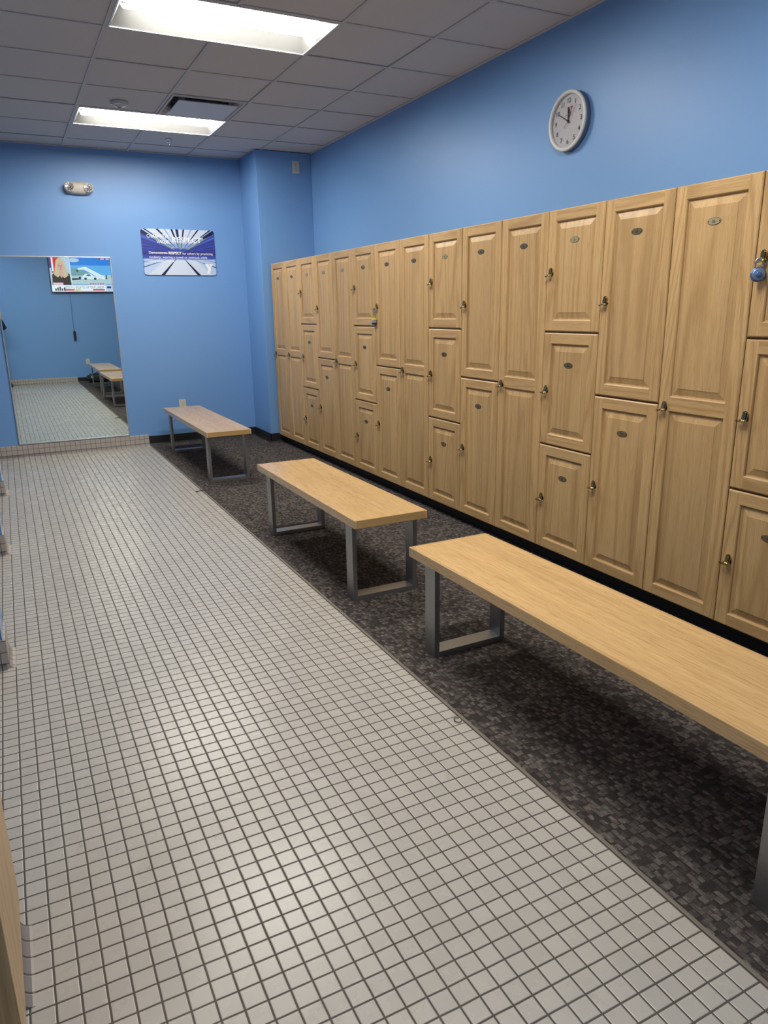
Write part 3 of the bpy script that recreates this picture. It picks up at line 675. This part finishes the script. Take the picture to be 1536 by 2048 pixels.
# letter Y mark, lower right
pp([(0.845, 0.255), (0.885, 0.255), (0.92, 0.17), (0.925, 0.13), (0.90, 0.035), (0.862, 0.035), (0.885, 0.13)], 'white'); pp([(0.895, 0.255), (0.955, 0.255), (0.925, 0.175)], 'white')
m.obj('print', t)
def sgt(txt, u0, u1, vc, hgt, mat='white', bold=0.012):
    m = MB(); me = text_mesh(txt, (u1 - u0) * SW, hgt * SH, bold=bold); m.me(me, pm[mat], frame(((u0 + u1) / 2 * SW - SW / 2, -0.0148, vc * SH), (1, 0, 0), (0, 0, 1))); m.obj('lettering', t)
sgt('CHARACTER', 0.075, 0.375, 0.845, 0.075); sgt('VALUE:', 0.20, 0.378, 0.725, 0.070); sgt('RESPECT', 0.415, 0.815, 0.775, 0.115, bold=0.022)
sgt('Demonstrate', 0.085, 0.335, 0.488, 0.055); sgt('RESPECT', 0.348, 0.525, 0.484, 0.058, bold=0.03); sgt('for others by practicing', 0.538, 0.962, 0.470, 0.066, bold=0.006)
sgt('modesty; wearing a towel or swimsuit while', 0.085, 0.880, 0.385, 0.064, bold=0.006); sgt('using locker rooms.', 0.085, 0.42, 0.300, 0.060, bold=0.004)
sgt('the', 0.80, 0.83, 0.13, 0.03, bold=0)

# ------------------------------------------------------------------ emergency light
t = thing('emergency_light', 'beige two-headed emergency lamp unit on the far wall above the mirror', 'emergency light', (0.948, YF, 2.636))
EM = plain('beige_housing', (0.58, 0.53, 0.46), 0.45)
m = MB(); n1 = 40; ringpts = lambda s, y: [(x * s, y, z * s2) for (x, z), s2 in [((0.138 * math.copysign(abs(cos(a)) ** 0.75, cos(a)), 0.060 * math.copysign(abs(sin(a)) ** 0.85, sin(a))), s) for a in [2 * pi * k / n1 for k in range(n1)]]]
lv = [ringpts(1.0, 0.0), ringpts(1.0, -0.02), ringpts(0.96, -0.038), ringpts(0.82, -0.055), ringpts(0.5, -0.066), ringpts(0.05, -0.068)]
for A, B in zip(lv, lv[1:]):
    for k in range(n1): m.face([A[k], A[(k + 1) % n1], B[(k + 1) % n1], B[k]], EM, True)
m.face(lv[-1], EM); m.face(lv[0][::-1], EM); m.obj('housing', t)
RF = plain('lamp_reflector', (0.65, 0.63, 0.60), 0.15, 1.0); RD = plain('lamp_facet_dark', (0.06, 0.05, 0.05), 0.3)
for sx in (-1, 1):
    h = MB(); F = frame((sx * 0.088, -0.040, 0.0), (1, 0, 0), (0, 0.12, 1)); h.lathe([(0.044, 0.0), (0.046, 0.030), (0.042, 0.036), (0.040, 0.030), (0.0, 0.026)], EM, F, 28, cap=False); hd = h.obj('lamp_head', t)
    r_ = MB()
    for a in range(10):
        for q, (ra, rb) in enumerate(((0.006, 0.018), (0.021, 0.037))):
            a0 = 2 * pi * (a + 0.5 * q) / 10; a1 = a0 + 2 * pi / 10 * 0.6
            r_.face([F @ Vector((ra * cos(a0), ra * sin(a0), 0.0312)), F @ Vector((rb * cos(a0), rb * sin(a0), 0.034)), F @ Vector((rb * cos(a1), rb * sin(a1), 0.034)), F @ Vector((ra * cos(a1), ra * sin(a1), 0.0312))], RF)
    r_.lathe([(0.0, 0.0300), (0.040, 0.0310)], RD, F, 24, cap=False); r_.obj('reflector', hd)
m = MB(); m.lathe([(0.0, 0.0), (0.0035, 0.0), (0.003, 0.003), (0, 0.004)], plain('red_indicator', (0.8, 0.1, 0.05), 0.3, emit=(1.0, 0.12, 0.05), es=2.5), frame((0.004, -0.050, -0.040), (1, 0, 0), (0, -0.4, 1)), 12); m.obj('indicator', t)

# ------------------------------------------------------------------ outlets
def outlet(label, loc, ex, wd=0.076, ht=0.118, cat='wall outlet', IVORY=None):
    IVORY = IVORY or IVORY_M
    t = thing('wall_outlet', label, cat, loc)
    nrm = Vector(ex).cross(Vector((0, 0, 1)))
    m = MB(); F = frame((0, 0, 0), ex, (0, 0, 1)); m.prism(rrect(wd, ht, 0.005, 3), F, 0.006, IVORY); m.obj('cover_plate', t)
    m = MB()
    for dz in (-0.02, 0.02):
        m.prism(rrect(0.030, 0.026, 0.009, 4), frame(nrm * 0.006 + Vector((0, 0, dz)), ex, (0, 0, 1)), 0.0015, IVORY)
        for sx, hh in ((-0.006, 0.009), (0.006, 0.007)): m.prism(rrect(0.0025, hh, 0.0005, 1), frame(nrm * 0.0074 + Vector(ex) * sx + Vector((0, 0, dz + 0.003)), ex, (0, 0, 1)), 0.0004, HOLE)
        m.prism(ellipse(0.0028, 0.0028, 8), frame(nrm * 0.0074 + Vector((0, 0, dz - 0.007)), ex, (0, 0, 1)), 0.0004, HOLE)
    m.prism(ellipse(0.003, 0.003, 8), frame(nrm * 0.006, ex, (0, 0, 1)), 0.0015, STEEL)
    m.obj('sockets', t)
    return t
outlet('ivory outlet low on the far wall, just behind the farthest bench', (1.782, YF, 0.425), (1, 0, 0))
outlet('pale outlet high on the blue pier just below the ceiling', (3.044, PY, 2.870), (1, 0, 0), IVORY=plain('grey_white_plate', (0.50, 0.51, 0.52), 0.5))
outlet('ivory outlet on the wall behind the camera, seen in the mirror', (1.622, YB, 0.435), (-1, 0, 0))

# ------------------------------------------------------------------ clock
CY, CZ, CR = 2.315, 2.470, 0.160
t = thing('wall_clock', 'round white wall clock on the blue wall above the lockers', 'clock', (XR, CY, CZ))
def CF(off): return frame((-off, 0, 0), (0, -1, 0), (0, 0, 1))        # local +z points along... fixed below
zs = -1 if (CF(0) @ Vector((0, 0, 1))).x > 0 else 1
def CFz(off): return CF(off) @ Matrix.Scale(zs, 4, (0, 0, 1))
RIM = plain('clock_rim_white', (0.62, 0.62, 0.61), 0.35); SIDE = plain('clock_case_grey_blue', (0.13, 0.17, 0.25), 0.45); FACE = plain('clock_face', (0.60, 0.58, 0.60), 0.6)
m = MB(); m.lathe([(CR - 0.004, 0.0), (CR, 0.002), (CR, 0.036)], SIDE, CFz(0), 64, cap=False); m.obj('case', t)
m = MB(); m.lathe([(CR + 0.0005, 0.034), (CR + 0.001, 0.041), (CR - 0.004, 0.0445), (CR - 0.012, 0.045), (CR - 0.018, 0.042), (CR - 0.020, 0.034), (CR - 0.021, 0.026)], RIM, CFz(0), 64, cap=False); m.obj('rim', t)
m = MB(); m.lathe([(CR - 0.019, 0.0262), (0.0, 0.0262)], FACE, CFz(0), 64, smooth=False, cap=False)
BK = plain('clock_black', (0.015, 0.014, 0.016), 0.5); PUR = plain('mark_purple', (0.045, 0.012, 0.05), 0.5); REDM = plain('mark_red', (0.33, 0.05, 0.08), 0.5); SEC = plain('second_hand_red', (0.45, 0.10, 0.13), 0.4)
for hnum in range(1, 13):
    a = pi / 2 - hnum * pi / 6; rr = 0.109
    me = text_mesh(str(hnum), height=0.026, bold=0.018); m.me(me, BK, frame((-0.0272, -rr * cos(a), rr * sin(a)), (0, -1, 0), (0, 0, 1)))
def cp(poly, off, mat): m.face([(-off, -x, y) for x, y in poly], mat)
# printed mark above the centre: dark stem and red wedge, tiny word beside it
cp([(-0.014, 0.074), (0.002, 0.074), (0.020, 0.042), (0.008, 0.008), (-0.008, 0.008), (0.000, 0.036)], 0.0271, PUR); cp([(0.008, 0.074), (0.034, 0.076), (0.024, 0.050)], 0.0271, REDM)
me = text_mesh('the', height=0.008); m.me(me, BK, frame((-0.0272, 0.020, 0.034), (0, -1, 0), (0, 0, 1)))
m.obj('face', t)
def hand(name, ang, L, tail, wd, off, mat):
    h = MB(); d = Vector((cos(ang), sin(ang))); n_ = Vector((-d.y, d.x)) * wd / 2
    pts = [-d * tail - n_, d * L - n_ * 0.7, d * L + n_ * 0.7, -d * tail + n_]
    h.prism([(q.x, q.y) for q in pts], CFz(off), 0.0012, mat); h.obj(name, t)
hand('hour_hand', pi / 2 + radians(5), 0.066, 0.012, 0.008, 0.0290, BK)
hand('minute_hand', pi / 2 + radians(60), 0.094, 0.020, 0.006, 0.0308, BK)
hand('second_hand', pi / 2 - radians(43), 0.105, 0.046, 0.0022, 0.0326, SEC)
m = MB(); m.lathe([(0.006, 0.0265), (0.006, 0.0345), (0.0, 0.035)], BK, CFz(0), 16, cap=False); m.obj('hub', t)
cg = bpy.data.materials.new('clock_crystal'); cg.use_nodes = True; nt_ = cg.node_tree; nt_.nodes.clear()
_o = nt_.nodes.new('ShaderNodeOutputMaterial'); _x = nt_.nodes.new('ShaderNodeMixShader'); _t = nt_.nodes.new('ShaderNodeBsdfTransparent'); _g = nt_.nodes.new('ShaderNodeBsdfGlossy'); _f = nt_.nodes.new('ShaderNodeFresnel')
_g.inputs['Roughness'].default_value = 0.05; _f.inputs['IOR'].default_value = 1.4
nt_.links.new(_f.outputs[0], _x.inputs[0]); nt_.links.new(_t.outputs[0], _x.inputs[1]); nt_.links.new(_g.outputs[0], _x.inputs[2]); nt_.links.new(_x.outputs[0], _o.inputs['Surface'])
m = MB(); m.lathe([(CR - 0.0195, 0.0375), (CR - 0.06, 0.0392), (0.0, 0.040)], cg, CFz(0), 48, cap=False)
m.obj('crystal', t)

# ------------------------------------------------------------------ television on the wall behind the camera (seen in the mirror)
TX0, TX1, TZ0, TZ1 = 1.085, 2.305, 1.862, 2.560
t = thing('television', 'wall-mounted television showing a news programme, seen in the mirror', 'television', ((TX0 + TX1) / 2, YB + 0.001, TZ0))
t.rotation_euler = (0, 0, 0)
tw, th = TX1 - TX0, TZ1 - TZ0
m = MB(); m.box((-tw / 2, 0.045, 0), (tw / 2, 0.075, th), DARK, 0.004); m.box((-tw * 0.3, 0.03, th * 0.15), (tw * 0.3, 0.046, th * 0.85), DARK); m.obj('casing', t)
m = MB(); m.box((-0.15, 0.001, th * 0.3), (0.15, 0.031, th * 0.7), STEEL); m.obj('wall_bracket', t)
def em(name, c, s=1.0): return plain('screen_' + name, (0.0, 0.0, 0.0), 0.4, emit=c, es=s)
sc = {k: em(k, c) for k, c in {'red': (0.60, 0.03, 0.04), 'white': (0.85, 0.90, 1.0), 'sky': (0.03, 0.22, 0.75), 'skyl': (0.12, 0.42, 0.85), 'ground': (0.45, 0.60, 0.66), 'hill': (0.18, 0.34, 0.40), 'skin': (0.66, 0.38, 0.34), 'hair': (0.62, 0.50, 0.32), 'coat': (0.03, 0.022, 0.02), 'stairs': (0.72, 0.85, 0.95), 'dark': (0.02, 0.03, 0.05), 'pale': (0.48, 0.60, 0.80), 'pink': (0.8, 0.55, 0.65), 'yel': (0.7, 0.65, 0.2), 'green': (0.02, 0.12, 0.06), 'navy': (0.02, 0.05, 0.25), 'lip': (0.5, 0.12, 0.14)}.items()}
bz = 0.012; L = [0]; m = MB()
def q(poly, c):
    """picture coordinates: u along +x, v up, both 0..1"""
    L[0] += 1; m.face([((-tw / 2 + bz) + x * (tw - 2 * bz), 0.0755 + L[0] * 0.00003, bz + y * (th - 2 * bz)) for x, y in poly], sc[c])
def rct(a, b, c, d, col): q([(a, b), (c, b), (c, d), (a, d)], col)
def ell(cx, cy, a, b, col, n=20): q([(cx + a * cos(2 * pi * k / n), cy + b * sin(2 * pi * k / n)) for k in range(n)], col)
rct(0, 0, 1, 1, 'sky'); rct(0.30, 0.50, 1, 0.78, 'skyl'); rct(0.30, 0.50, 1, 0.66, 'skyl'); rct(0.30, 0.22, 1, 0.50, 'ground')
q([(0.34, 0.72), (0.60, 0.60), (0.62, 0.50), (0.34, 0.46)], 'hill'); ell(0.44, 0.62, 0.02, 0.035, 'green')
q([(0.45, 0.70), (0.58, 0.74), (0.88, 0.45), (0.88, 0.36), (0.82, 0.38), (0.55, 0.66), (0.45, 0.65)], 'stairs'); q([(0.50, 0.42), (0.56, 0.53), (0.66, 0.53), (0.70, 0.45), (0.78, 0.44), (0.78, 0.38), (0.50, 0.38)], 'stairs')
q([(0.57, 0.47), (0.60, 0.51), (0.64, 0.51), (0.66, 0.47)], 'dark')
for cx in (0.56, 0.72): ell(cx, 0.385, 0.022, 0.035, 'dark', 12)
q([(0.34, 0.40), (0.47, 0.40), (0.50, 0.38), (0.47, 0.36), (0.34, 0.34)], 'dark'); ell(0.47, 0.42, 0.02, 0.03, 'dark', 10); rct(0.90, 0.37, 0.92, 0.50, 'dark'); rct(0.99, 0.42, 0.995, 0.50, 'dark')
# presenter panel
rct(0, 0.20, 0.325, 1, 'pale'); rct(0.325, 0.20, 0.333, 1, 'white'); q([(0.02, 1), (0.17, 1), (0.12, 0.60), (0.03, 0.55)], 'red'); rct(0.04, 0.60, 0.065, 1.0, 'white'); rct(0.0, 0.70, 0.03, 1.0, 'navy')
q([(0.02, 0.20), (0.03, 0.50), (0.10, 0.60), (0.25, 0.60), (0.31, 0.52), (0.325, 0.20)], 'coat'); ell(0.175, 0.79, 0.075, 0.20, 'hair'); q([(0.10, 0.80), (0.25, 0.80), (0.29, 0.48), (0.22, 0.40), (0.17, 0.52), (0.12, 0.42), (0.06, 0.50)], 'hair')
q([(0.15, 0.62), (0.20, 0.62), (0.21, 0.50), (0.18, 0.40), (0.14, 0.50)], 'skin'); ell(0.176, 0.74, 0.047, 0.125, 'skin')
for cx in (0.158, 0.194): ell(cx, 0.76, 0.010, 0.012, 'coat', 8)
q([(0.173, 0.74), (0.179, 0.74), (0.182, 0.695), (0.170, 0.695)], 'lip'); ell(0.176, 0.662, 0.015, 0.009, 'lip', 8)
ell(0.40, 0.93, 0.09, 0.06, 'pale')
# caption bars (letters not legible in the photo: dashes only)
rct(0.0, 0.0, 1.0, 0.20, 'white'); rct(0.03, 0.19, 0.19, 0.27, 'pink'); rct(0.0, 0.0, 1.0, 0.02, 'pink'); rct(0.20, 0.035, 0.36, 0.075, 'red'); rct(0.66, 0.035, 0.86, 0.075, 'red'); rct(0.37, 0.025, 0.46, 0.08, 'yel'); rct(0.36, 0.02, 0.64, 0.03, 'pink')
rct(0.88, 0.03, 0.99, 0.18, 'pale'); rct(0.90, 0.10, 0.97, 0.16, 'navy'); rct(0.60, 0.21, 0.88, 0.26, 'pink')
x = 0.21; rnd = random.Random(3)
while x < 0.85:
    ww = rnd.choice((0.010, 0.014, 0.016)); rct(x, 0.10, x + 0.003, 0.16, 'dark')
    if rnd.random() < 0.6: rct(x, 0.150, x + ww, 0.16, 'dark')
    if rnd.random() < 0.6: rct(x, 0.10, x + ww, 0.11, 'dark')
    if rnd.random() < 0.5: rct(x + ww - 0.003, 0.10, x + ww, 0.16, 'dark')
    x += ww + (0.016 if rnd.random() < 0.2 else 0.005)
for k in range(5): rct(0.05 + 0.035 * k, 0.03, 0.072 + 0.035 * k, 0.10 + 0.025 * (k % 3), 'dark')
for k in range(9): rct(0.62 + 0.028 * k, 0.22, 0.635 + 0.028 * k, 0.25, 'dark')
rct(0.80, 0.955, 0.995, 0.99, 'red'); rct(0.84, 0.96, 0.90, 0.985, 'white'); rct(0.93, 0.96, 0.98, 0.985, 'white')
m.obj('screen', t)
# hanging cord with handset
t = thing('cord_pull', 'black handset hanging on a thin cord under the television, seen in the mirror', 'cord', (1.425, YB + 0.03, 0.98))
m = MB(); m.tube([(0.0, 0, 0.10), (-0.004, 0, 0.35), (0.003, 0.0, 0.60), (0.0, 0.0, 0.89)], 0.0035, plain('grey_cord', (0.10, 0.14, 0.17), 0.6), 6); m.obj('cord', t)
m = MB(); m.prism(rrect(0.050, 0.195, 0.022, 6), frame((0, 0.012, 0), (-1, 0, 0), (0, 0, 1)), -0.03, DARK); m.obj('handset', t)
# dark bag on the floor under the bench behind the camera
t = thing('duffel_bag', 'dark soft bag lying on the carpet by the back wall, seen in the mirror', 'bag', (1.78, YB + 0.20, 0.003))
BAG = speckled('bag_cloth', (0.02, 0.02, 0.026), 0.3, 40.0, 0.8, 0.2)
bm = bmesh.new(); bmesh.ops.create_icosphere(bm, subdivisions=4, radius=1.0)
for v in bm.verts:
    c = v.co; k = 1 + 0.06 * sin(7 * c.x + 2) * cos(5 * c.y + c.z * 6)
    v.co = Vector((0.235 * math.copysign(abs(c.x) ** 0.7, c.x) * k, 0.115 * math.copysign(abs(c.y) ** 0.8, c.y) * k, 0.095 + 0.095 * math.copysign(abs(c.z) ** 0.8, c.z) * (k if c.z > 0 else 1)))
m = MB(); m.bm(bm, BAG, True); m.obj('bag_body', t)
m = MB(); m.tube([(-0.10, 0.09, 0.14), (-0.07, 0.10, 0.20), (0.0, 0.10, 0.225), (0.07, 0.10, 0.20), (0.10, 0.09, 0.14)], 0.007, BAG, 8); m.obj('strap', t)
m = MB(); m.prism(rrect(0.05, 0.035, 0.008), frame((-0.13, 0.108, 0.12), (-1, 0, 0), (0, 0, 1)), -0.004, WHITE) ; m.obj('patch', t)
# small scraps along the carpet border
m = MB(); m.tube([(0.012 * cos(a), 0.016 * sin(a), 0.003) for a in [0.6 + 5.2 * k / 14 for k in range(15)]], 0.0016, plain('brown_elastic', (0.05, 0.035, 0.03), 0.7), 6)
tag(m.obj('hair_tie', loc=(XB - 0.018, 0.585, 0.001)), 'tiny brown hair tie lying on the tile edge beside the carpet', 'hair tie')
m = MB(); m.tube([(-0.035, 0, 0.004), (0.0, 0.004, 0.007), (0.03, -0.002, 0.004)], 0.004, DARK, 6)
tag(m.obj('lint_scrap', loc=(XB - 0.02, 4.52, 0.001)), 'small dark scrap on the tile edge near the farthest bench', 'scrap')

# ------------------------------------------------------------------ photographer (elbow and shoe show at the mirror's left edge)
SKIN = plain('skin', (0.45, 0.27, 0.19), 0.55); SHIRT = speckled('dark_shirt_cloth', (0.014, 0.018, 0.035), 0.2, 80.0, 0.8); JEANS = speckled('dark_trousers', (0.02, 0.022, 0.03), 0.2, 90.0, 0.85); SHOE = plain('black_shoe', (0.012, 0.012, 0.013), 0.5); HAIR = speckled('brown_hair', (0.05, 0.03, 0.02), 0.3, 60.0, 0.6)
t = thing('person', 'person in dark clothes holding up a phone, glimpsed at the left edge of the mirror', 'person', (-0.165, -1.575, 0.0))
def skin_obj(name, verts, edges, radii, mat, parent, root=0, sub=2):
    me = bpy.data.meshes.new(name); me.from_pydata(verts, edges, []); o = bpy.data.objects.new(name, me); COL.objects.link(o)
    o.modifiers.new('skin', 'SKIN'); 
    for i, r in enumerate(radii):
        sv = me.skin_vertices[0].data[i]; sv.radius = r if isinstance(r, tuple) else (r, r); sv.use_root = (i == root)
    s2 = o.modifiers.new('sub', 'SUBSURF'); s2.levels = sub; s2.render_levels = sub
    bpy.context.view_layer.update()
    me2 = bpy.data.meshes.new_from_object(o.evaluated_get(bpy.context.evaluated_depsgraph_get())); bpy.data.objects.remove(o)
    me2.materials.clear(); me2.materials.append(mat)
    for p_ in me2.polygons: p_.use_smooth = True; p_.material_index = 0
    o2 = bpy.data.objects.new(name, me2); COL.objects.link(o2); o2.parent = parent; return o2
bv = [(0, 0, 0.95), (0, 0, 1.10), (0, -0.005, 1.30), (0, -0.01, 1.43), (0, -0.005, 1.50), (0, 0.0, 1.57), (0, 0.005, 1.64), (0, 0.0, 1.71),
      (0.10, 0, 0.90), (0.155, 0.015, 0.50), (0.205, -0.01, 0.09), (0.225, 0.10, 0.045),
      (-0.10, 0, 0.90), (-0.11, 0.015, 0.50), (-0.115, -0.01, 0.09), (-0.13, 0.10, 0.045),
      (0.165, -0.01, 1.40), (0.276, 0.0, 1.150), (0.215, 0.110, 1.345), (0.212, 0.132, 1.39),
      (-0.165, -0.01, 1.40), (-0.20, 0.02, 1.155), (0.05, 0.115, 1.27), (0.165, 0.132, 1.365)]
be = [(0, 1), (1, 2), (2, 3), (3, 4), (4, 5), (5, 6), (6, 7), (0, 8), (8, 9), (9, 10), (10, 11), (0, 12), (12, 13), (13, 14), (14, 15), (3, 16), (16, 17), (17, 18), (18, 19), (3, 20), (20, 21), (21, 22), (22, 23)]
br = [(0.125, 0.10), (0.12, 0.09), (0.135, 0.10), (0.09, 0.07), 0.05, 0.068, 0.078, 0.06, 0.085, 0.055, 0.038, 0.033, 0.085, 0.055, 0.038, 0.033, 0.052, 0.038, 0.027, 0.024, 0.052, 0.038, 0.027, 0.024]
skin_obj('body', bv, be, br, SKIN, t)
sv_ = [bv[i] for i in (0, 1, 2, 3, 16, 17, 18, 20, 21, 22)]
skin_obj('shirt', sv_, [(0, 1), (1, 2), (2, 3), (3, 4), (4, 5), (5, 6), (3, 7), (7, 8), (8, 9)], [(0.145, 0.12), (0.138, 0.108), (0.155, 0.12), (0.10, 0.085), 0.070, 0.055, 0.040, 0.070, 0.055, 0.040], SHIRT, t)
skin_obj('trousers', [bv[i] for i in (0, 8, 9, 10, 12, 13, 14)], [(0, 1), (1, 2), (2, 3), (0, 4), (4, 5), (5, 6)], [(0.14, 0.115), 0.10, 0.072, 0.058, 0.10, 0.072, 0.058], JEANS, t)
for sx, fx in ((1, 0.105), (-1, 0.0)):
    skin_obj('shoe', [(fx + sx * 0.115, -0.04, 0.045), (fx + sx * 0.130, 0.06, 0.042), (fx + sx * 0.15, 0.15, 0.034)], [(0, 1), (1, 2)], [0.042, 0.044, 0.036], SHOE, t)
bm = bmesh.new(); bmesh.ops.create_icosphere(bm, subdivisions=3, radius=1.0)
for v in bm.verts: v.co = Vector((v.co.x * 0.087, v.co.y * 0.098 - 0.018, 1.695 + v.co.z * (0.085 if v.co.z > 0 else (0.10 if v.co.y < 0.1 else 0.015))))
m = MB(); m.bm(bm, HAIR, True); m.obj('hair', t)
for sx in (-0.028, 0.028): m = MB(); m.bm((lambda b: (bmesh.ops.create_icosphere(b, subdivisions=2, radius=0.010), b)[1])(bmesh.new()), DARK, True, Matrix.Translation((sx, 0.073, 1.655))); m.obj('eye', t)
m = MB(); m.tube([(0, 0.078, 1.655), (0, 0.095, 1.625), (0, 0.080, 1.615)], 0.009, SKIN, 8); m.tube([(-0.022, 0.074, 1.59), (0, 0.080, 1.588), (0.022, 0.074, 1.59)], 0.005, plain('lips', (0.4, 0.16, 0.13), 0.5), 6); m.obj('nose_and_mouth', t)
for sx, hx in ((1, 0.231), (-1, 0.148)):        # two hands round the phone's lower half
    m = MB()
    for f_, (dz, ln) in enumerate(((0.0, 0.045), (-0.014, 0.050), (-0.028, 0.047), (-0.041, 0.038))):
        z0 = 1.432 + dz; m.tube([(hx + sx * 0.022, 0.135, z0), (hx + sx * 0.030, 0.150, z0), (hx + sx * 0.022, 0.166, z0), (hx + sx * (0.022 - ln * 0.5), 0.171, z0)], 0.0075, SKIN, 8)
    m.tube([(hx + sx * 0.012, 0.135, 1.395), (hx + sx * 0.022, 0.138, 1.42), (hx + sx * 0.012, 0.142, 1.45)], 0.009, SKIN, 8)
    m.box((hx - 0.020, 0.118, 1.375), (hx + 0.020, 0.145, 1.435), SKIN, 0.009); m.obj('hand', t)
t = thing('phone', 'black phone held up in the photographer\'s hands, at the mirror\'s left edge', 'phone', (0.0245, -1.402, 1.456))
m = MB(); m.prism(rrect(0.074, 0.156, 0.012), frame((0, 0, 0), (1, 0, 0), (0, 0, 1)), 0.008, DARK); m.obj('case', t)
m = MB(); m.lathe([(0.010, 0.0), (0.010, 0.002), (0.0, 0.002)], STEEL, frame((0.02, 0.0, 0.055), (-1, 0, 0), (0, 0, 1)), 16); m.obj('lens', t)
bpy.context.view_layer.update()
